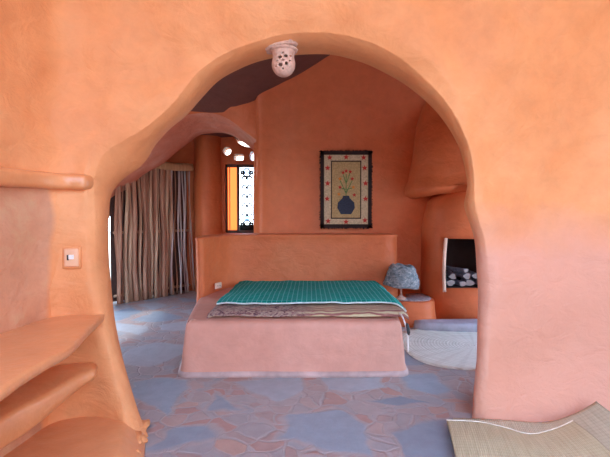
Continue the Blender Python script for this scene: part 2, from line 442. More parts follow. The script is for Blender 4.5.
# ------------------------------------------------------------------ floor, ground, ceilings
bm = bmesh.new(); box(bm, (-3.05, -1.7, -.2), (3.4, 8.75, 0)); struct('floor', bm, M['floor'], smooth=False)
bm = bmesh.new(); box(bm, (-40, -40, -.5), (40, 40, -.03)); struct('ground', bm, M['ground'], smooth=False)
def dome(name, x0, x1, y0, y1, zb, rise, m, n=30, th=.2):
    bm = bmesh.new(); rows = []
    for i in range(n+1):
        r = []
        for j in range(n+1):
            u = i/n*2-1; v = j/n*2-1; x = (x0+x1)/2+u*(x1-x0)/2; y = (y0+y1)/2+v*(y1-y0)/2
            z = zb+rise*(1-u*u)**.7*(1-v*v)**.7+nz((x, y, 0), .9, .05)
            r.append((x, y, z))
        rows.append(r)
    vs = grid(bm, rows)
    return struct(name, bm, m)
dome('ceiling_front', -1.9, 3.4, .75, 3.7, 3.42, .35, M['plaster'])
bm = bmesh.new(); box(bm, (-1.8, -1.9, -.02), (.3, -1.6, 2.6)); struct('light_block_wall', bm, M['plaster'], smooth=False)  # unseen wall added behind the camera to cut horizontal light
M['ceil'] = plaster('shaded_ceiling_plaster', (.13, .045, .035), (.17, .06, .045), (.22, .085, .06), rough=.75)  # shade under the inner ceiling is put into this dark colour
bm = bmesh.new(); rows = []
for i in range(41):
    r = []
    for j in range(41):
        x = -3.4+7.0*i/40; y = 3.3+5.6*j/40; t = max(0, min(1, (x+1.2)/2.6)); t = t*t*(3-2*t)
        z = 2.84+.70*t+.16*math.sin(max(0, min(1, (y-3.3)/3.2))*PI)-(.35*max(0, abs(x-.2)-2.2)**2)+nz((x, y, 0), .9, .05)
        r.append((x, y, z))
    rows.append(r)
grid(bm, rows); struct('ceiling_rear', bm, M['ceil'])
# ------------------------------------------------------------------ inner room walls
def extrude_path(pts, z0, z1, nzv=24, amp=.02, lean=None, seed=2):
    bm = bmesh.new(); rows = []
    for k in range(nzv+1):
        z = z0+(z1-z0)*k/nzv; r = []
        for i, (x, y) in enumerate(pts):
            a = pts[max(i-1, 0)]; b = pts[min(i+1, len(pts)-1)]; t = Vector((b[0]-a[0], b[1]-a[1])).normalized(); nr = Vector((t.y, -t.x))
            q = nz((x, y, z), 1.1, amp*1.6, seed)+nz((x, y, z), 3.4, amp*.5, seed+4)
            p = Vector((x+nr.x*q, y+nr.y*q, z))
            if lean: p += lean(p)
            r.append(p)
        rows.append(r)
    grid(bm, rows); return bm
def lean_in(p):
    if p.z < 2.3: return Vector((0, 0, 0))
    k = ((p.z-2.3)/1.4)**2; return Vector((0, -.95*k, 0))
# rug wall; left end turns back towards the window room
p = chaikin([(3.3, 6.30), (1.8, 6.30), (.9, 6.31), (.1, 6.30), (-.16, 6.31), (-.24, 6.27), (-.45, 6.26), (-.60, 6.27), (-.66, 6.34), (-.70, 6.5)], 3, closed=False)
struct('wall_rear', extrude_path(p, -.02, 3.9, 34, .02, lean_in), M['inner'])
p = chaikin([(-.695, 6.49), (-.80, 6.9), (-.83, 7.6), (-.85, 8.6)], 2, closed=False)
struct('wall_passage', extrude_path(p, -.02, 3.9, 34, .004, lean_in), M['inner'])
# right wall of the inner room with a doorway hidden behind the front jamb
def wall_box(name, lo, hi, cuts, m):
    bm = bmesh.new(); box(bm, lo, hi); o = struct(name, bm, m, smooth=False)
    cs = []
    for c in cuts:
        bm = bmesh.new()
        if c[0] == 'box': box(bm, c[1], c[2], c[3], seg=4)
        elif c[0] == 'cyl':
            r = bmesh.ops.create_cone(bm, cap_ends=True, segments=32, radius1=c[2], radius2=c[2], depth=1.2)['verts']
            for v in r: v.co = Matrix.Rotation(PI/2, 3, 'X') @ v.co; v.co.x *= (c[3] if len(c) > 3 else 1); v.co += Vector(c[1])
        cs.append(link('cut', bm, m, smooth=False))
    boolean(o, cs); return o
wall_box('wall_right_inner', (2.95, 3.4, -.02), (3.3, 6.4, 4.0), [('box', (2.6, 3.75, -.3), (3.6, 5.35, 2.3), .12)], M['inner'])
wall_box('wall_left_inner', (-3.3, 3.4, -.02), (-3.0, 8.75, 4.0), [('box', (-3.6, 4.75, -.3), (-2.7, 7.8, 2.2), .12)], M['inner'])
# left jamb wall joining front wall to the left door (hidden side), keeps the shell closed
bm = extrude_path([(-3.3, 3.62), (-2.5, 3.62), (-1.6, 3.64)], -.02, 3.9, 6, 0); struct('wall_corner_left', bm, M['inner'])
bm = extrude_path([(1.6, 3.64), (2.5, 3.62), (3.4, 3.62)], -.02, 3.9, 6, 0); struct('wall_corner_right', bm, M['inner'])
# window wall at the far end of the side room
wz = P(300, 233, 8.3).z
xa, xb, xg = P(225, 200, 8.3).x, P(237.5, 200, 8.3).x, P(262, 200, 8.3).x
zt = P(240, 164, 8.3).z
cuts = [('box', (xa, 7.8, wz), (xg, 9.2, zt), .02),
        ('cyl', tuple(P(227, 151, 8.3)), .075), ('cyl', tuple(P(250, 129, 8.3)), .33)]
a = P(234, 160.5, 8.3); b = P(243.5, 154, 8.3); cuts.append(('box', (a.x, 7.8, a.z), (b.x, 9.2, b.z), .03))
a = P(250, 160.5, 8.3); b = P(256.5, 151.5, 8.3); cuts.append(('box', (a.x, 7.8, a.z), (b.x, 9.2, b.z), .04))
wall_box('wall_window', (-3.3, 8.3, -.02), (-.6, 8.62, 4.0), cuts, M['inner'])
# wall beside the window running forward to the wooden screen (rounded pilaster)
p = chaikin([(-1.52, 8.45), (-1.55, 8.15), (-1.72, 8.0), (-1.88, 8.02), (-2.02, 8.22), (-2.08, 8.45)], 3, closed=False)
struct('trim_pilaster', extrude_path(p, -.02, 3.8, 30, .012), M['inner'])
# partition arch in front of the side room
def partition():
    px = [(78,300),(78,250),(80,215),(92,188),(118,165),(150,143),(177,120),(197,113.5),(218,115.5),(238,126),(252,138),(262,150),(266,175),(266,205),(266,236),(266,300)]
    c = catmull(px, 6); Y0 = 6.42; n = len(c)
    back = [P(x, y, Y0) for x, y in c]
    for i in (0,): back[0].z = -.02
    back[-1].z = -.02
    rows = []
    def shift(pts, Y, o, dz=0):
        out = []
        for i, p_ in enumerate(pts):
            a = pts[max(i-1, 0)]; b = pts[min(i+1, n-1)]; t = Vector((b.x-a.x, b.z-a.z)).normalized(); nn = Vector((-t.y, t.x))
            q = nz((p_.x, Y, p_.z), 3, .03)
            out.append(Vector((p_.x+nn.x*(o+q), Y, max(-.02, p_.z+nn.y*(o+q)-dz))))
        return out
    rows.append(shift(back, 7.45, .5)); rows.append(shift(back, 7.42, .06, .12)); rows.append(shift(back, 7.3, .0, .12))
    for k in range(1, 6): rows.append(shift(back, 7.3-(7.3-6.5)*k/5, 0, .12*(1-k/5)))
    rows.append(shift(back, 6.44, .015)); rows.append(shift(back, 6.40, .06))
    for k in range(1, 9):
        t = k/8; r = []
        for i in range(n):
            b = back[i]; d = Vector((b.x+1.6, b.z-.0)); d = d.normalized() if d.length else Vector((0, 1))
            tx = (1.2/d.x if d.x > 1e-6 else (-2.0/d.x if d.x < -1e-6 else 9)); tz = 4.0/d.y if d.y > 1e-6 else 9e9
            if b.z <= 0: e = Vector(((-.35 if b.x > -1.6 else -3.6), -.02))
            else: e = Vector((-1.6, 0))+d*min(tx if tx > 0 else 9, tz)
            s = Vector((b.x, b.z)).lerp(e, t)
            w = max(0, s.y-2.3)/1.4
            r.append(Vector((s.x, 6.38-.85*w*w+nz((s.x, 0, s.y), 1.4, .03), s.y)))
        rows.append(r)
    bm = bmesh.new(); grid(bm, rows)
    for f in bm.faces:
        if 6.43 < f.calc_center_median().y < 7.4: f.material_index = 1
    struct('wall_partition', bm, [M['inner'], M['peel']])
partition()
# ------------------------------------------------------------------ window furniture
base = P(240, 233, 8.42)
w = thing('arched_window', 'bright window with black iron grille and orange side pane in far left room', 'window', (base.x, 8.42, wz))
bm = bmesh.new()
zb, zt2 = wz+.0, zt
for x0, x1, z0, z1 in ((xb-.025, xb+.025, zb, zt2), (xa, xa+.03, zb, zt2),  (-.95, -.91, zb, zt2), (xa, -.91, zt2-.05, zt2), (xa, -.91, zb, zb+.05)):
    box(bm, (x0, 8.38, z0), (x1, 8.44, z1), .005)
link('window_frame', bm, M['frame'], w, smooth=False)
bm = bmesh.new(); box(bm, (xa+.03, 8.405, zb+.05), (xb-.025, 8.412, zt2-.05)); link('side_pane', bm, M['glassorange'], w, smooth=False)['label'] = 'orange coloured side pane'
bm = bmesh.new(); box(bm, ((xa+xb)/2-.055, 8.39, zb+.05), ((xa+xb)/2-.035, 8.405, zt2-.05), .003); link('glazing_bar', bm, M['shutter'], w, smooth=False)
bm = bmesh.new(); gx0, gx1 = xb+.03, -.95; gz0, gz1 = zb+.05, zt2-.05
def circ(bm, cx, cz, r, a0=0, a1=2*PI, rad=.014, Y=8.40, n=16, shrink=0):
    tube(bm, [(cx+(r-shrink*k/n)*math.cos(a0+(a1-a0)*k/n), Y, cz+(r-shrink*k/n)*math.sin(a0+(a1-a0)*k/n)) for k in range(n+1)], rad, 6)
for x in (gx0+.02, gx1-.02): tube(bm, [(x, 8.4, gz0), (x, 8.4, gz1)], .008, 6)
for z in (gz0+.02, gz0+.2, gz1-.18, gz1-.02): tube(bm, [(gx0, 8.4, z), (gx1, 8.4, z)], .007, 6)
mx = (gx0+gx1)/2
for k in range(5):
    z = gz0+.29+k*.17
    circ(bm, mx-.055, z, .05, -1, 4.6, .013, shrink=.03); circ(bm, mx+.055, z, .05, PI+1, PI-4.6, .013, shrink=.03)
for z in (gz0+.11, gz1-.1):
    circ(bm, mx, z, .07); circ(bm, mx-.07, z, .03); circ(bm, mx+.07, z, .03)
box(bm, (gx0, 8.39, gz0-.01), (gx1, 8.41, gz0+.10))
link('iron_grille', bm, M['iron'], w)
bm = bmesh.new(); box(bm, (gx0, 8.425, gz0), (gx1, 8.431, gz1)); link('glass_pane', bm, M['glass'], w, smooth=False)
bm = bmesh.new(); box(bm, (mx-.07, 8.412, gz1-.13), (mx+.04, 8.418, gz1-.07)); box(bm, (mx-.05, 8.412, gz0+.17), (mx+.05, 8.418, gz0+.27)); link('blue_glass_piece', bm, M['glassblue'], w, smooth=False)['label'] = 'blue coloured glass pieces'
def pane(name, label, cx, cz, rx, rz, m, parent=None, rect=False):
    bm = bmesh.new()
    if rect: box(bm, (cx-rx, 8.44, cz-rz), (cx+rx, 8.45, cz+rz))
    else: lathe(bm, [(0, 0), (rx, 0), (rx, .01), (0, .01)], (cx, 8.45, cz), 32, Matrix.Rotation(PI/2, 3, 'X'))
    o = link(name, bm, m, smooth=False, origin=(cx, 8.45, cz-rz)); tag(o, label, 'window pane'); return o
c = P(227, 151, 8.3); pane('glass_inset', 'small round peach glass inset left of the others above the window', c.x, c.z, .09, .09, M['glasspeach'])
c = P(238.8, 157.2, 8.3); pane('glass_inset', 'small rectangular glass inset directly above the window centre post', c.x, c.z, .095, .065, M['glasspeach'], rect=True)
c = P(253.2, 156, 8.3); pane('glass_inset', 'small tapered glass inset above the iron grille beside the rug wall', c.x, c.z, .07, .09, M['glass'], rect=True)
c = P(250, 129, 8.3); pane('glass_inset', 'large round glass opening high under the vault above the window', c.x, c.z, .345, .345, M['glasspeach'])
# ------------------------------------------------------------------ wooden screen
A = Vector((-2.96, 7.02)); B = Vector((-2.07, 8.20))
scr = thing('stick_screen', 'tall screen of upright bark-covered sticks standing at the far left opening', 'screen', (A.x, A.y, 0))
ns = 27; ln = (B-A).length; dr = (B-A).normalized(); nr = Vector((dr.y, -dr.x))
HT = 2.31
for k in range(ns):
    t = (k+.5)/ns; r = random.uniform(.020, .046)
    if k % 6 == 2: r *= .6
    if t > .72: r = random.uniform(.011, .019)
    m_ = M['stick_c'] if t > .70 and k % 5 else (M['stick_a'] if random.random() < .5 else M['stick_b'])
    q = A+dr*(ln*t); pts = []; rad = []
    sway = random.uniform(-.045, .045); ph = random.uniform(0, 6)
    for j in range(15):
        u = j/14; z = HT*u+.0
        off = sway*(1-u)+.012*math.sin(ph+u*9)
        if t > .85: off += (.13*(1-u)**2)*(t-.80)/.2
        f = q+dr*off+nr*(.012*math.sin(ph*2+u*7)+(.012 if k % 2 else -.012))
        pts.append((f.x, f.y, z)); rad.append(r*(1.12-.25*u)*(1+.12*math.sin(ph+13*u)))
    bm = bmesh.new(); tube(bm, pts, rad, 10, .6); o = link('stick', bm, m_, scr)
    if t > .70: o['label'] = 'thin bleached grey stick'
bm = bmesh.new(); q0 = A+nr*-.13; q1 = B-nr*.13  # dark sheet added behind the sticks in place of the deep shade there
vv = []
for q, zz in ((q0, .02), (q1, .02), (q1, HT-.05), (q0, HT-.05)): vv.append((q.x, q.y, zz))
fr = [bm.verts.new(v_) for v_ in vv]; bk = [bm.verts.new((v_[0]-nr.x*.02, v_[1]-nr.y*.02, v_[2])) for v_ in vv]
bm.faces.new(fr); bm.faces.new(bk[::-1])
for k in range(4): bm.faces.new((fr[k], bk[k], bk[(k+1) % 4], fr[(k+1) % 4]))
link('backing', bm, M['frame'], scr, smooth=False)['label'] = 'added dark backing standing in for shade in the gaps'
for (z, w_) in ((HT-.06, .07),):
    bm = bmesh.new(); pts = [(*(A+dr*(ln*u)-nr*.0), z+.012*math.sin(u*7)) for u in [i/12 for i in range(-0, 13)]]
    tube(bm, [(p_[0]+nr.x*.05, p_[1]+nr.y*.05, p_[2]) for p_ in pts], w_, 10, .35); link('top_rail', bm, M['rail'], scr)
for z in (.12, 1.12):
    bm = bmesh.new(); tube(bm, [(*(A+dr*(ln*u)-nr*.06), z) for u in (0, .3, .6, 1)], .022, 8); link('cross_rail', bm, M['stick_b'], scr)
# ------------------------------------------------------------------ bed
bed = thing('masonry_bed', 'pink terracotta built-in bed platform with curved headboard wall', 'bed', (-.1, 4.9, 0))
plan = [(-1.05, 3.90), (-.6, 3.90), (-.1, 3.90), (.4, 3.90), (.84, 3.92), (.88, 4.3), (.95, 5.0), (1.03, 5.95), (-.2, 5.98), (-1.0, 5.98), (-1.22, 5.5), (-1.20, 5.05), (-1.12, 4.4)]
plan = chaikin([plan[0], (-1.02, 3.89), *plan[1:4], (.81, 3.905), plan[4], (.85, 3.96), *plan[5:]], 2)
bm = bmesh.new()
slab(bm, plan, [(-.01, .05), (.035, .05), (.06, .045), (.10, .035), (.2, .028), (.3, .018), (.4, .008), (.44, .0), (.46, -.012), (.471, -.03), (.475, -.06)], .012)
link('bed_base', bm, M['bedplaster'], bed)
bm = bmesh.new(); slab(bm, plan, [(-.01, .07), (.03, .064), (.046, .052), (.05, .035)], .012); link('plinth', bm, M['plinth'], bed)['label'] = 'greyish pink foot of the platform'
hb = [(1.24, 5.88), (.6, 5.90), (0, 5.90), (-.6, 5.90), (-.87, 5.86), (-1.0, 5.68), (-1.08, 5.42), (-1.125, 5.12), (-1.15, 5.05), (-1.20, 5.04), (-1.24, 5.10), (-1.27, 5.5), (-1.27, 5.9), (-1.1, 6.24), (-.6, 6.27), (0, 6.27), (.7, 6.27), (1.24, 6.27)]
hb = chaikin(hb, 2)
bm = bmesh.new()
slab(bm, hb, [(-.01, .03), (.3, .01), (.45, .006), (.6, .0), (.8, 0), (1.0, 0), (1.10, 0), (1.12, .01), (1.137, .006), (1.145, -.01)], .012)
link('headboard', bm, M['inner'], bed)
# mattress
mt = bmesh.new(); mplan = chaikin([(-.86, 4.06), (-.4, 4.05), (0, 4.05), (.45, 4.05), (.86, 4.06), (.90, 4.5), (.93, 5.2), (.95, 5.83), (.3, 5.85), (-.4, 5.85), (-.86, 5.83), (-.86, 5.2)], 3)
slab(mt, mplan, [(.4755, -.015), (.483, 0), (.495, .003), (.505, -.004), (.510, -.02)], .006)
o = link('thin_mattress', mt, M['mattress'], origin=(0, 5, .4755)); tag(o, 'thin tan mattress pad lying on the masonry bed', 'mattress')
def cloth(name, x0, x1, y0, y1, zf, nx, ny, m, su, sv, th=.008, origin=None):
    bm = bmesh.new(); rows = []
    for j in range(ny+1):
        r = []
        for i in range(nx+1):
            u = i/nx; v = j/ny; fx0 = x0(v) if callable(x0) else x0; fx1 = x1(v) if callable(x1) else x1
            fy0 = y0(u) if callable(y0) else y0
            x = fx0+(fx1-fx0)*u; y = fy0+(y1-fy0)*v
            r.append(Vector((x, y, zf(x, y, u, v))))
        rows.append(r)
    top = grid(bm, rows)
    o = link(name, bm, m, origin=origin, recalc=False)
    uvgrid(o, ny+1, nx+1, su, sv)
    md = o.modifiers.new('thick', 'SOLIDIFY'); md.thickness = th; md.offset = 1
    return o
o = cloth('patterned_blanket', -.88, .93, lambda u: 4.00+.012*math.sin(u*14), 4.95, lambda x, y, u, v: .522-.034*max(0, 1-v/.075)**1.5-.03*max(0, abs(u-.5)*2-.95)/.05+.006*abs(nz((x, y, 0), 7, 1))+.012*max(0, nz((x, y, 0), 4, 1, 3))*(1-v), 90, 40, M['blanket'], 1.7, .8, .008, (0, 4.5, .54))
tag(o, 'brown and cream patterned blanket showing along the front of the bed', 'blanket')
def teal_z(x, y, u, v):
    z = .560-.022*v+.008*math.sin(PI*min(1, v*2.2))
    z += .012*nz((x, y, 0), 2.2, 1, 8)+.011*nz((x, y*.6, 0), 7, 1, 2)
    z += .012*max(0, 1-abs(u-.30)/.30)**1.5*math.sin(PI*min(1, v*1.4+.15))*.5
    if u > .95: z -= .06*((u-.95)/.05)**1.5
    if u < .05: z -= .014*((.05-u)/.05)
    if v < .04: z -= .010*(1-v/.04)
    return z
o = cloth('teal_bed_cover', lambda v: -.85+.0*v, lambda v: .955+.03*v, lambda u: 4.30-.02*math.sin(u*5)-(.10*max(0, (u-.93)/.07)), 5.82, teal_z, 120, 70, M['teal'], 1.8, 1.5, .01, (0, 5, .56))
tag(o, 'teal checked cover spread over the head end of the bed', 'bed cover')
bm = bmesh.new()
pts = []
for k in range(61):
    u = k/60; x = -.85+1.805*u; y = 4.296-.02*math.sin(u*5)-(.10*max(0, (u-.93)/.07)); pts.append((x, y, teal_z(x, y+.002, u, 0)+.003))
tube(bm, [Vector(q)-Vector((0, 5, .56)) for q in pts], .008, 6)
hem = link('hem', bm, M['hem'], None); hem.parent = o; hem['label'] = 'pale front hem'
# socket on headboard return
s = P(218, 285.5, 5.33)
so = thing('wall_socket', 'small pale socket plate low on the red left side of the headboard', 'socket', (s.x, 5.33, s.z))
bm = bmesh.new(); R_ = Matrix.Rotation(math.radians(62), 3, 'Z'); box(bm, (-.06, -.012, -.035), (.06, .006, .035), .006)
hbx = None
for v in bm.verts: v.co = R_ @ v.co + Vector((s.x, 5.33, s.z))
link('socket_plate', bm, M['ledge'], so)
for dx in (-.02, .02):
    bm = bmesh.new(); lathe(bm, [(0, 0), (.006, 0), (.006, .003), (0, .003)], (dx, -.013, 0), 10, Matrix.Rotation(PI/2, 3, 'X'))
    for v in bm.verts: v.co = R_ @ v.co + Vector((s.x, 5.33, s.z))
    link('socket_hole', bm, M['black'], so)
# cord with switch on the front right corner of the bed
cd = thing('hanging_cord', 'white cord with a small dark tip hanging down the bed front right corner', 'cord', (.91, 3.88, .3))
a = P(402, 316, 3.93); b = P(404.5, 322, 3.845); c = P(407.5, 333, 3.825); d = P(408, 352, 3.81)
bm = bmesh.new(); tube(bm, catmull([tuple(a+Vector((0, .1, .0))), tuple(a), tuple(b), tuple(c), tuple(d)], 5), .007, 8); link('cord', bm, M['white'], cd)
bm = bmesh.new(); tube(bm, [P(406.8, 323, 3.83), P(407.3, 325, 3.822), P(408.6, 333, 3.812), P(408.8, 335, 3.812)], [.006, .014, .014, .006], 8); link('cord_switch', bm, M['black'], cd)
# ------------------------------------------------------------------ bedside block, hearth, lamp
blk = thing('bedside_block', 'low rounded terracotta block with speckled top under the table lamp', 'block', (1.5, 5.95, 0))
bp = chaikin([(1.32, 6.22), (1.30, 5.88), (1.20, 5.84), (1.10, 5.80), (1.12, 5.66), (1.3, 5.58), (1.5, 5.58), (1.62, 5.64), (1.70, 5.82), (1.70, 6.22)], 2)
bm = bmesh.new(); slab(bm, bp, [(-.01, .03), (.05, .02), (.2, .005), (.285, 0), (.305, -.012), (.312, -.03)], .012); link('block_body', bm, M['inner'], blk)
bm = bmesh.new(); slab(bm, bp, [(.3125, -.05), (.32, -.05), (.325, -.06)], .012); link('block_top', bm, M['stonetop'], blk)['label'] = 'grey speckled slab top'
hp = chaikin([(1.35, 5.63), (1.36, 5.42), (1.6, 5.33), (2.2, 5.3), (2.9, 5.3), (2.94, 5.63)], 2)
bm = bmesh.new(); slab(bm, hp, [(-.01, .01), (.07, .0), (.095, -.01), (.10, -.03)], .01); o = link('hearth_slab', bm, M['hearth'], origin=(2.1, 5.5, 0)); tag(o, 'low blue-grey hearth slab in front of the fireplace', 'hearth')
lx, ly, lz = P(401, 296, 5.72).x, 5.72, .326
lp = thing('table_lamp', 'table lamp with mottled grey blue shade on the bedside block', 'lamp', (lx, ly, lz))
bm = bmesh.new(); lathe(bm, [(0, 0), (.062, 0), (.066, .012), (.05, .028), (.028, .04), (.018, .055), (0, .06)], (lx, ly, lz), 24); link('base', bm, M['clay'], lp)
bm = bmesh.new(); lathe(bm, [(0, .05), (.014, .055), (.011, .10), (.018, .125), (.011, .15), (.011, .30), (0, .30)], (lx, ly, lz), 16); link('stem', bm, M['clay'], lp)
Rt = Matrix.Rotation(math.radians(5), 3, 'Y')
bm = bmesh.new(); seg = 40; rows = []
prof = [(.205, .0), (.225, .006), (.228, .03), (.218, .06), (.212, .075), (.215, .09), (.2, .12), (.193, .135), (.196, .15), (.180, .185), (.170, .205), (.174, .215), (.152, .25), (.135, .27), (.128, .275), (.11, .268), (.13, .25), (.17, .17), (.2, .06), (.205, .0)]
for r, z in prof:
    rows.append([Rt @ Vector((r*(1+.03*math.sin(7*2*PI*k/seg+z*30))*math.cos(2*PI*k/seg), r*(1+.03*math.sin(7*2*PI*k/seg+z*30))*math.sin(2*PI*k/seg), z+.008*math.sin(5*2*PI*k/seg+r*40)))+Vector((lx, ly, lz+.165)) for k in range(seg)])
grid(bm, rows, closed=True); link('lamp_shade', bm, M['shade'], lp)
bm = bmesh.new()
for k in range(3):
    a = k*2*PI/3+.3; tube(bm, [(lx, ly, lz+.29), (lx+.06*math.cos(a), ly+.06*math.sin(a), lz+.40), (lx+.113*math.cos(a), ly+.113*math.sin(a), lz+.43)], .004, 6)
link('shade_frame', bm, M['iron'], lp)
# ------------------------------------------------------------------ fireplace
fp = thing('fireplace', 'plastered corner fireplace with a rounded hood and square firebox', 'fireplace', (2.3, 6.0, 0))
def ring(cx, cy, rx, ry, n=48):
    return [(cx+rx*abs(math.cos(2*PI*k/n))**.8*math.copysign(1, math.cos(2*PI*k/n)), cy+ry*abs(math.sin(2*PI*k/n))**.8*math.copysign(1, math.sin(2*PI*k/n))) for k in range(n)]
bm = bmesh.new(); rows = []
fx0 = P(429, 260, 5.85).x
for z, rx, ry in ((-.01, .70, .60), (.3, .69, .58), (.7, .685, .575), (1.15, .68, .57), (1.3, .67, .55), (1.45, .64, .52), (1.6, .60, .48), (1.7, .5, .4)):
    q = ring(fx0+.69, 6.2, rx, ry); rows.append([Vector((x, y, z))+Vector((nz((x, y, z), 3, .02), nz((x, y, z), 3, .02, 4), 0)) for x, y in q])
grid(bm, rows, closed=True, cap=True)
body = link('hearth_body', bm, M['inner'], fp)
n0 = P(447, 239, 5.66); n1 = P(447, 289, 5.66)
bm = bmesh.new(); box(bm, (n0.x, 5.3, n1.z), (n0.x+.62, 6.25, n0.z), .035, seg=3); ct = link('cut', bm, M['soot'], None)
bpy.context.view_layer.update()
boolean(body, [ct])
# firebox lining
bm = bmesh.new(); x0, x1, z0, z1 = n0.x+.003, n0.x+.617, n1.z+.003, n0.z-.003
q = [(x0, 6.24), (x0, 5.76)], 
for quad in ([(x0, 5.74, z0), (x0, 6.24, z0), (x0, 6.24, z1), (x0, 5.74, z1)], [(x1, 5.74, z0), (x1, 6.24, z0), (x1, 6.24, z1), (x1, 5.74, z1)], [(x0, 6.24, z0), (x1, 6.24, z0), (x1, 6.24, z1), (x0, 6.24, z1)], [(x0, 5.74, z1), (x1, 5.74, z1), (x1, 6.24, z1), (x0, 6.24, z1)], [(x0, 5.74, z0), (x1, 5.74, z0), (x1, 6.24, z0), (x0, 6.24, z0)]):
    bm.faces.new([bm.verts.new(v) for v in quad])
link('firebox_lining', bm, M['soot'], fp, smooth=False)['label'] = 'soot black inside of the firebox'
bm = bmesh.new(); tube(bm, catmull([tuple(P(444.5, 292, 5.66)), tuple(P(444, 275, 5.64)), tuple(P(444.5, 255, 5.64)), tuple(P(446, 238, 5.66))], 4), .022, 10, .6); link('pale_surround', bm, M['ledge'], fp)['label'] = 'pale worn edge of the firebox'
# hood
bm = bmesh.new(); rows = []
def hoodr(z):
    t = (z-1.62)/(3.4-1.62); return .60-.10*min(1, t*1.6)-.10*t*t
for k in range(25):
    z = 1.62+(3.5-1.62)*k/24; r = hoodr(z)*(1 if k else .86)
    lip = .05*math.exp(-((z-1.74)/.08)**2)
    q = ring(2.10, 6.32, r+.08+lip, (r-.05)+lip); rows.append([Vector((x, y, z+(.10 if k < 2 else 0)*math.sin((x-1.5)*2.4)))+Vector((nz((x, y, z), 2, .05), nz((x, y, z), 2, .05, 4), 0)) for x, y in q])
grid(bm, rows, closed=True, cap=True)
link('chimney_hood', bm, M['inner'], fp)
bm = bmesh.new(); lathe(bm, [(.0, -.14), (.09, -.12), (.15, -.05), (.165, .03), (.12, .11), (.05, .15), (0, .155)], (0, 0, 0), 24)
c = P(456, 217, 5.95)
for v in bm.verts: v.co = Vector((v.co.x*.9, v.co.y*.6, v.co.z))+c+Vector((0, 0, 0))
link('plaster_bulge', bm, M['inner'], fp)
# firewood
lw = n0.x
spec = [(.0, .035, .05, 0), (.13, .03, .045, 8), (.27, .03, .055, -6), (.40, .03, .05, 4), (.06, .125, .045, -10), (.20, .12, .05, 12), (.34, .13, .045, -3), (.12, .21, .035, 25)]
def log(i, x, z, r, yaw):
    L_ = random.uniform(.30, .36); cx = lw+.08+x; cz = n1.z+r+.006+z-.03; cy = 5.93
    t = thing('firewood_log', LOGL[i], 'firewood', (cx, cy, cz-r), 'firewood in the firebox')
    Rz = Matrix.Rotation(math.radians(yaw), 3, 'Z')
    bm = bmesh.new(); rows = []
    for j in range(9):
        v = j/8-.5
        rows.append([Rz @ Vector((r*(1+.25*math.sin(3*a_+i)+.06*math.sin(v*9+i))*math.cos(a_), v*L_*(1+.1*math.sin(i*2.)), r*.75*(1+.1*math.sin(2*a_+i))*math.sin(a_)))+Vector((cx, cy, cz)) for a_ in [2*PI*k/14 for k in range(14)]])
    grid(bm, rows, closed=True); link('log_bark', bm, M['log'], t)
    for r_ in (rows[0], rows[-1]):
        bm = bmesh.new(); bm.faces.new([bm.verts.new(q_) for q_ in r_]); link('cut_end', bm, M['logend'], t, smooth=False)
LOGL = ['grey log at bottom left of the firewood pile in the firebox', 'second log from the left in the bottom row of firewood', 'third log from the left in the bottom row of firewood', 'log at the right end of the bottom firewood row',
        'log at the left end of the middle firewood row', 'middle log of the middle firewood row', 'log at the right end of the middle firewood row', 'small pale-ended log lying crooked on top of the firewood pile']
for i, (x, z, r, yw) in enumerate(spec): log(i, x, z, r, yw)
# ------------------------------------------------------------------ wall hanging
tl, br_ = P(320.5, 151, 6.24), P(371.5, 228, 6.24)
cx, W, H = (tl.x+br_.x)/2, br_.x-tl.x, tl.z-br_.z; zb = br_.z; Y = 6.245
rug = thing('wall_hanging', 'woven wall hanging with a dark vase of flowers and a black fringe', 'wall hanging', (cx, Y, zb))
def flat(bm, pts, y0, th=.006, mi=0):
    a = [bm.verts.new((x, y0, z)) for x, z in pts]; b = [bm.verts.new((x, y0-th, z)) for x, z in pts]; n = len(pts)
    fs = [bm.faces.new(a), bm.faces.new(b[::-1])]+[bm.faces.new((a[i], b[i], b[(i+1) % n], a[(i+1) % n])) for i in range(n)]
    for f in fs: f.material_index = mi
def rect(x0, z0, x1, z1): return [(x0, z0), (x1, z0), (x1, z1), (x0, z1)]
def U(u, v): return (cx-W/2+W*u, zb+H*(1-v))        # u,v 0..1 from top-left
def Rv(u0, v0, u1, v1): a = U(u0, v1); b = U(u1, v0); return rect(a[0], a[1], b[0], b[1])
bm = bmesh.new(); flat(bm, Rv(.05, .04, .95, .96), Y, .010, 0); flat(bm, Rv(.22, .13, .78, .87), Y-.0095, .002, 1)
# red star flowers in the border
def star(bm, u, v, r, mi, y):
    x, z = U(u, v); flat(bm, [(x+(r if k % 2 == 0 else r*.45)*math.cos(k*PI/5+PI/2), z+(r if k % 2 == 0 else r*.45)*math.sin(k*PI/5+PI/2)) for k in range(10)], y, .003, mi)
for (u, v) in ((.18, .085), (.5, .08), (.84, .085), (.14, .22), (.86, .22), (.14, .42), (.88, .42), (.13, .62), (.88, .62), (.15, .91), (.5, .92), (.87, .9)):
    star(bm, u, v, .042, 2, Y-.0098)
# inner frame line
for q in ((.21, .125, .79, .14), (.21, .865, .79, .88), (.205, .125, .225, .88), (.775, .125, .795, .88)): flat(bm, Rv(*q), Y-.0098, .004, 3)
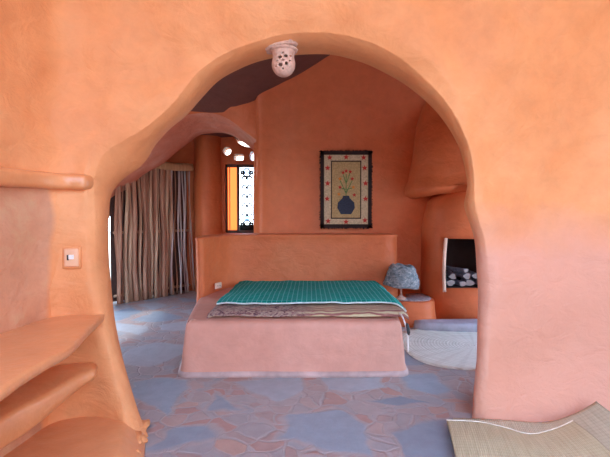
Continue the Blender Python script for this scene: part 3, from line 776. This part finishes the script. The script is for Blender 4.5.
# plant and vase
for (u0, v0, u1, v1) in ((.5, .62, .5, .30), (.5, .55, .38, .38), (.5, .55, .62, .38), (.5, .50, .40, .48), (.5, .50, .62, .48), (.5, .42, .44, .30), (.5, .42, .58, .28)):
    a = U(u0, v0); b = U(u1, v1); d = Vector((b[0]-a[0], b[1]-a[1])).normalized(); w_ = .006
    flat(bm, [(a[0]-d.y*w_, a[1]+d.x*w_), (a[0]+d.y*w_, a[1]-d.x*w_), (b[0]+d.y*w_, b[1]-d.x*w_), (b[0]-d.y*w_, b[1]+d.x*w_)], Y-.011, .003, 4)
for i, (u, v) in enumerate(((.38, .36), (.62, .36), (.38, .47), (.64, .47), (.44, .28), (.58, .27), (.36, .56), (.66, .57), (.5, .26))): star(bm, u, v, .03, 2 if i % 3 else 5, Y-.0118)
vz = [(.44, .58), (.56, .58), (.57, .61), (.66, .67), (.67, .74), (.60, .82), (.40, .82), (.33, .74), (.34, .67), (.43, .61)]
flat(bm, [U(*q) for q in vz], Y-.0115, .005, 6)
link('woven_panel', bm, [M['cream'], M['beige'], M['red'], M['dark'], M['green'], M['orangew'], M['navy']], rug, smooth=False)
bm = bmesh.new()
for q in ((0.0, 0.0, 1, .05), (0, .95, 1, 1), (0, 0, .07, 1), (.93, 0, 1, 1)): flat(bm, Rv(*q), Y-.002, .016, 0)
for k in range(200):
    t = random.random(); side = k % 4
    u, v = ((t, .0), (t, 1.0), (0.0, t), (1.0, t))[side]; x, z = U(u, v); s_ = random.uniform(.008, .017)
    ox, oz = ((0, 1), (0, -1), (-1, -.5), (1, -.5))[side]
    tube(bm, [(x, Y-.006, z), (x+ox*s_+random.uniform(-.006, .006), Y-.008, z+oz*s_)], [.006, .003], 5)
link('fringe_border', bm, M['dark'], rug, smooth=False)['label'] = 'shaggy black border'
# ------------------------------------------------------------------ pierced clay lamp on the arch
c = P(283.5, 64, 3.14); top = P(283.5, 50.5, 3.14).z; bot = P(283.5, 77, 3.14).z; R0 = .082
sl = thing('pierced_clay_lamp', 'pale pierced clay lamp hanging under the top of the arch', 'lamp', (c.x, 3.14, bot))
bm = bmesh.new(); seg = 72; rows_n = 40; hgt = top-bot
def bowl(t):                                # 0 bottom .. 1 top
    z = bot+hgt*t; r = R0*math.sqrt(max(0, 1-(max(0, .48-t)/.48)**2))*(1 if t < .5 else 1-.10*math.sin((t-.5)/.5*PI)**2)
    return max(r, .001), z
vs = lathe(bm, [bowl(k/rows_n) for k in range(rows_n+1)], (c.x, 3.14, 0), seg)
holes = []
for a, t, r in [(-PI/2-.26, .62, .0115), (-PI/2+.26, .66, .0115), (-PI/2-.24, .33, .0125), (-PI/2+.30, .38, .0115), (-PI/2, .5, .006), (-PI/2-.55, .48, .006), (-PI/2+.6, .5, .006), (-PI/2-.75, .7, .006), (-PI/2+.8, .7, .006), (-PI/2, .78, .005), (-PI/2-.7, .3, .006), (-PI/2+.75, .28, .006), (-PI/2, .2, .007)] + [(PI/2+k*.45, .5+.14*(k % 2), .0105) for k in range(-3, 4)]:
    rr, z = bowl(t); holes.append((Vector((c.x+rr*math.cos(a), 3.14+rr*math.sin(a), z)), r))
dele = [f for f in bm.faces if any((f.calc_center_median()-h).length < r for h, r in holes)]
bmesh.ops.delete(bm, geom=dele, context='FACES')
o = link('bowl', bm, M['clay'], sl); md = o.modifiers.new('t', 'SOLIDIFY'); md.thickness = .007; md.offset = -1
bm = bmesh.new(); lathe(bm, [(R0-.004, 0), (R0+.012, .004), (R0+.016, .014), (R0+.008, .022), (R0-.008, .02), (R0-.004, 0)], (c.x, 3.14, top-.012), 48)
for k in range(18):
    a = 2*PI*k/18; r = bmesh.ops.create_icosphere(bm, subdivisions=1, radius=.008)['verts']
    for v in r: v.co += Vector((c.x+(R0+.012)*math.cos(a), 3.14+(R0+.012)*math.sin(a), top+.002))
link('rim', bm, M['clay'], sl)
a = P(264, 49, 3.14); b = P(297, 44, 3.10)
bm = bmesh.new(); mx_ = (a.x+b.x)/2; sz = P(283, 45, 3.14).z
q = chaikin([(a.x, 3.06), (b.x, 3.04), (b.x+.01, 3.2), (a.x, 3.24)], 2)
slab(bm, q, [(top+.006, -.02), (top+.012, 0), (top+.028, .0), (top+.036, -.012)], 0, tilt=lambda x, y, z: (x-mx_)*.16)
link('mounting_plate', bm, M['clay'], sl)
bm = bmesh.new(); e = P(288, 41, 3.06); tube(bm, [e, e+Vector((.03, .03, .055))], [.028, .018], 10); link('bracket', bm, M['clay'], sl)
# ------------------------------------------------------------------ left shelves
def shelf(name, label, top_px, z, levels, extra, tilt=None, m='shelf', origin=None):
    poly = [tuple(PZ(x, y, z)[:2]) for x, y in top_px]+extra
    bm = bmesh.new(); slab(bm, poly, levels, 0, tilt); o = link(name, bm, M[m], origin=origin or (poly[0][0], poly[0][1], levels[0][0])); tag(o, label, 'shelf'); return o
z = .80
ed = catmull([tuple(PZ(x, y, z)[:2]) for x, y in ((108, 311), (104, 314), (88, 329), (71, 346), (45, 361), (20, 376), (0, 390))]+[(-1.04, 1.2), (-1.05, .7)], 5)
poly = ed+[(-1.75, .7), (-1.72, 1.5), (-1.7, 2.2), (-1.66, 2.72), (-1.5, 2.86), (-1.28, 2.83)]
bm = bmesh.new(); slab(bm, poly, [(.750, -.02), (.755, -.006), (.772, 0), (.790, -.001), (.798, -.006), (.80, -.02)]); o = link('wall_shelf', bm, M['shelf'], origin=(-1.4, 1.8, .75)); tag(o, 'wide polished plaster shelf with a pointed far end, middle of the left wall', 'shelf')
ed = catmull([(-1.26, 2.66), tuple(PZ(92, 369, .5)[:2]), tuple(PZ(82, 373, .5)[:2]), tuple(PZ(60, 385, .5)[:2]), tuple(PZ(39, 397, .5)[:2]), tuple(PZ(0, 418, .5)[:2]), (-1.36, 1.5), (-1.37, .7)], 5)
poly = ed+[(-1.75, .7), (-1.72, 1.5), (-1.7, 2.2), (-1.6, 2.8), (-1.4, 2.82), (-1.3, 2.78)]
bm = bmesh.new()
def lowt(x, y, z_):                                    # the shelf thickens towards the room
    k = max(0, min(1, (2.65-y)/.55)); return -.085*k if z_ < .47 else 0
slab(bm, poly, [(.43, -.03), (.437, -.005), (.455, .012), (.475, .014), (.49, .006), (.50, -.012)], tilt=lowt)
o = link('wall_shelf', bm, M['shelf'], origin=(-1.5, 1.8, .43)); tag(o, 'thick lower plaster shelf with a rounded end, under the wide shelf', 'shelf')
# upper ledge
ed = [(-1.275, 2.80), (-1.285, 2.68), (-1.31, 2.645), (-1.385, 2.615), (-1.44, 2.52), (-1.46, 2.3), (-1.455, 2.0), (-1.46, 1.4), (-1.48, .7)]
ed = catmull(ed, 5)+[(-1.78, .7), (-1.75, 2.0), (-1.7, 2.6), (-1.55, 2.9), (-1.28, 2.90)]
bm = bmesh.new(); slab(bm, ed, [(1.538, -.03), (1.546, -.008), (1.565, 0), (1.605, 0), (1.622, -.01), (1.63, -.03)], tilt=lambda x, y, z_: .012*math.sin(y*3))
o = link('wall_shelf', bm, M['shelf'], origin=(-1.5, 1.8, 1.56)); tag(o, 'narrow orange plaster ledge above the light switch, topmost of the left shelves', 'shelf')
# plinth at the foot
pts = catmull([tuple(PZ(127, 416, .15)[:2]), tuple(PZ(126, 424, .15)[:2]), tuple(PZ(122, 440, .15)[:2]), tuple(PZ(113, 460, .15)[:2]), (-1.03, 1.9), (-1.06, 1.2), (-1.06, .7)], 5)
poly = pts+[(-1.75, .7), (-1.72, 1.5), (-1.68, 2.4), (-1.6, 2.85), (-1.3, 2.95)]
bm = bmesh.new(); slab(bm, poly, [(-.01, .11), (.03, .10), (.07, .055), (.11, .02), (.135, .0), (.148, -.02), (.15, -.05)], .012)
o = link('floor_plinth', bm, M['shelf'], origin=(-1.4, 1.8, 0)); tag(o, 'low pinkish plaster plinth on the floor under the left shelves', 'plinth')
# rough stones at the foot of the jamb
for i, (x, y, r, lab) in enumerate(((141, 430, .05, 'rough orange stone nearest the arch at the plinth foot'), (136, 444, .05, 'rough orange stone in the middle of the plinth foot row'), (130, 457, .05, 'rough orange stone nearest the camera at the plinth foot'))):
    q = PZ(x, y, .02); bm = bmesh.new(); vv = bmesh.ops.create_icosphere(bm, subdivisions=3, radius=r)['verts']
    for v in vv:
        d = v.co.normalized(); v.co = v.co*(1+.6*noise.noise(d*1.8+Vector((i*5, 0, 0)))+.25*noise.noise(d*5)); v.co.z *= .7; v.co.y *= 1.7; v.co += q+Vector((0, 0, .015))
    o = link('edge_stone', bm, M['plaster'], origin=(q.x, q.y, 0)); tag(o, lab, 'stone', 'stones along the plinth foot')
# light switch
from mathutils.bvhtree import BVHTree
wf = [o for o in bpy.data.objects if o.name == 'wall_front'][0]; tree = BVHTree.FromPolygons([v.co for v in wf.data.vertices], [p_.vertices for p_ in wf.data.polygons])
ray = (P(72, 257.5, 1.0)-Vector((0, 0, CZ))).normalized(); hit, hn, _, _ = tree.ray_cast(Vector((0, 0, CZ)), ray)
s = hit
if hn.y > 0: hn = -hn
hn.z = 0; Rw = Matrix.Rotation(math.atan2(hn.x, -hn.y), 3, 'Z')
sw = thing('light_switch', 'cream light switch in a small square surround on the left pier', 'light switch', (s.x, s.y, s.z-.06))
def sbox(name, lo, hi, bev, m, label=None):
    bm = bmesh.new(); box(bm, lo, hi, bev, seg=3)
    for v in bm.verts: v.co = Rw @ v.co + s
    o = link(name, bm, m, sw)
    if label: o['label'] = label
sbox('surround', (-.052, -.014, -.068), (.052, .04, .068), .012, M['plaster'])
sbox('switch_plate', (-.040, -.024, -.054), (.040, 0, .054), .01, M['switch'])
sbox('toggle', (-.012, -.032, -.008), (.016, -.018, .018), .003, M['white'], 'white toggle')
sbox('toggle_gap', (-.022, -.027, -.014), (-.011, -.018, .018), .001, M['black'])
# ------------------------------------------------------------------ mats
def superpt(cx, cy, rx, ry, a, e=3.2):
    c_, s_ = math.cos(a), math.sin(a); return (cx+rx*math.copysign(abs(c_)**(2/e), c_), cy+ry*math.copysign(abs(s_)**(2/e), s_))
bm = bmesh.new(); uvl = bm.loops.layers.uv.new('uv'); rows = []
for k in range(14):
    f = max(k/13, .01); rows.append([(*superpt(1.80, 4.74, .76*f, .74*f, 2*PI*j/64), .014+.004*math.sin(f*40)) for j in range(64)])
rows.append([(*superpt(1.80, 4.74, .765, .745, 2*PI*j/64), .002) for j in range(64)])
grid(bm, rows, closed=True)
for f in bm.faces:
    for l in f.loops: l[uvl].uv = (math.hypot(l.vert.co.x-1.8, l.vert.co.y-4.74)*1.2, math.atan2(l.vert.co.y-4.74, l.vert.co.x-1.8)*.3)
o = link('palm_floor_mat', bm, M['strawpale'], origin=(1.8, 4.74, 0)); tag(o, 'pale greenish round-cornered woven mat on the floor right of the bed', 'mat')
def quadmat(name, label, far, near, zf, m, su, sv, nx=60, ny=30, th=.010, trims=(), origin=(1.5, 2.7, 0), trimm='trim'):
    bm = bmesh.new(); rows = []
    F_ = catmull(far, 20); fn = len(F_)-1
    for j in range(ny+1):
        v = j/ny; r = []
        for i in range(nx+1):
            u = i/nx; q = u*fn; k = min(int(q), fn-1); t = q-k
            a = Vector(F_[k]).lerp(Vector(F_[k+1]), t); nn = Vector(near[0]).lerp(Vector(near[1]), u)
            p_ = a.lerp(nn, v); p_.z = p_.z+zf(u, v); r.append(p_)
        rows.append(r)
    grid(bm, rows); o = link(name, bm, m, origin=origin, recalc=False); uvgrid(o, ny+1, nx+1, su, sv)
    md = o.modifiers.new('t', 'SOLIDIFY'); md.thickness = th; md.offset = -1
    tag(o, label, 'mat')
    for edge in trims:
        pts = {'far': rows[0], 'right': [r[-1] for r in rows], 'left': [r[0] for r in rows]}[edge]
        bm = bmesh.new(); tube(bm, [q_-Vector(origin)+Vector((0, 0, .008)) for q_ in pts], .007 if edge == 'far' else .005, 6, .9); t_ = link('binding', bm, M[trimm if edge == 'far' else 'straw2'], None); t_.parent = o; t_['label'] = 'pale bound edge' if edge == 'far' else 'plain side edge'
    return o
M['straw2'] = straw('olive_straw_weave', (.44, .43, .30), (.64, .62, .46))
farB = [tuple(PZ(453, 419, .018)), tuple(PZ(500, 421, .018)), tuple(PZ(545, 423.5, .025)), tuple(PZ(575, 415, .07)), tuple(P(596, 403, 2.94))]
quadmat('straw_mat', 'olive straw mat underneath the other, its corner curling up the right wall', farB, [(.80, 2.2, .012), (1.98, 2.1, .05)], lambda u, v: 0, M['straw2'], 1.6, .8, trims=('right',), trimm='straw2')
farA = [tuple(PZ(446.5, 422.5, .035)), tuple(PZ(480, 424.5, .038)), tuple(PZ(505, 430, .042)), tuple(PZ(530, 436.5, .045)), tuple(PZ(555, 431, .055)), tuple(PZ(573, 423, .075))]
quadmat('straw_mat', 'golden straw mat with a pale bound edge lying on top in front of the wall', farA, [(.76, 2.1, .035), (1.62, 2.05, .08)], lambda u, v: .022*math.sin(PI*min(1, v*1.2))+.006, M['straw'], 1.3, .8, trims=('far', 'right'))
# ------------------------------------------------------------------ light
wd = bpy.data.worlds.new('sky'); sc.world = wd; wd.use_nodes = True; nt = wd.node_tree
bg = nt.nodes['Background']; bg.inputs['Strength'].default_value = 7.0
tcw = N(nt, 'ShaderNodeTexCoord'); sx = N(nt, 'ShaderNodeSeparateXYZ'); L(nt, tcw.outputs['Generated'], sx.inputs[0])
L(nt, ramp(nt, sx.outputs['Z'], [(.0, (.74, .87, 1.0)), (.35, (.48, .70, 1.0)), (1.0, (.32, .55, 1.0))]), bg.inputs['Color'])
sun_d = bpy.data.lights.new('sun', 'SUN'); sun = bpy.data.objects.new('sun', sun_d); COL.objects.link(sun)
sun_d.energy = 2.2; sun_d.angle = math.radians(6); sun_d.color = (1, .95, .88)
sun.rotation_euler = Vector((-.62, -.10, 1.0)).to_track_quat('Z', 'Y').to_euler()
sc.view_settings.view_transform = 'Standard'; sc.view_settings.look = 'None'; sc.view_settings.exposure = 0.2; sc.view_settings.gamma = 1
sc.cycles.use_denoising = True; sc.cycles.max_bounces = 10; sc.cycles.diffuse_bounces = 8; sc.cycles.sample_clamp_indirect = 8
sc.cycles.caustics_reflective = False; sc.cycles.caustics_refractive = False
for o in list(bpy.data.objects):
    if '_w' in o: del o['_w']
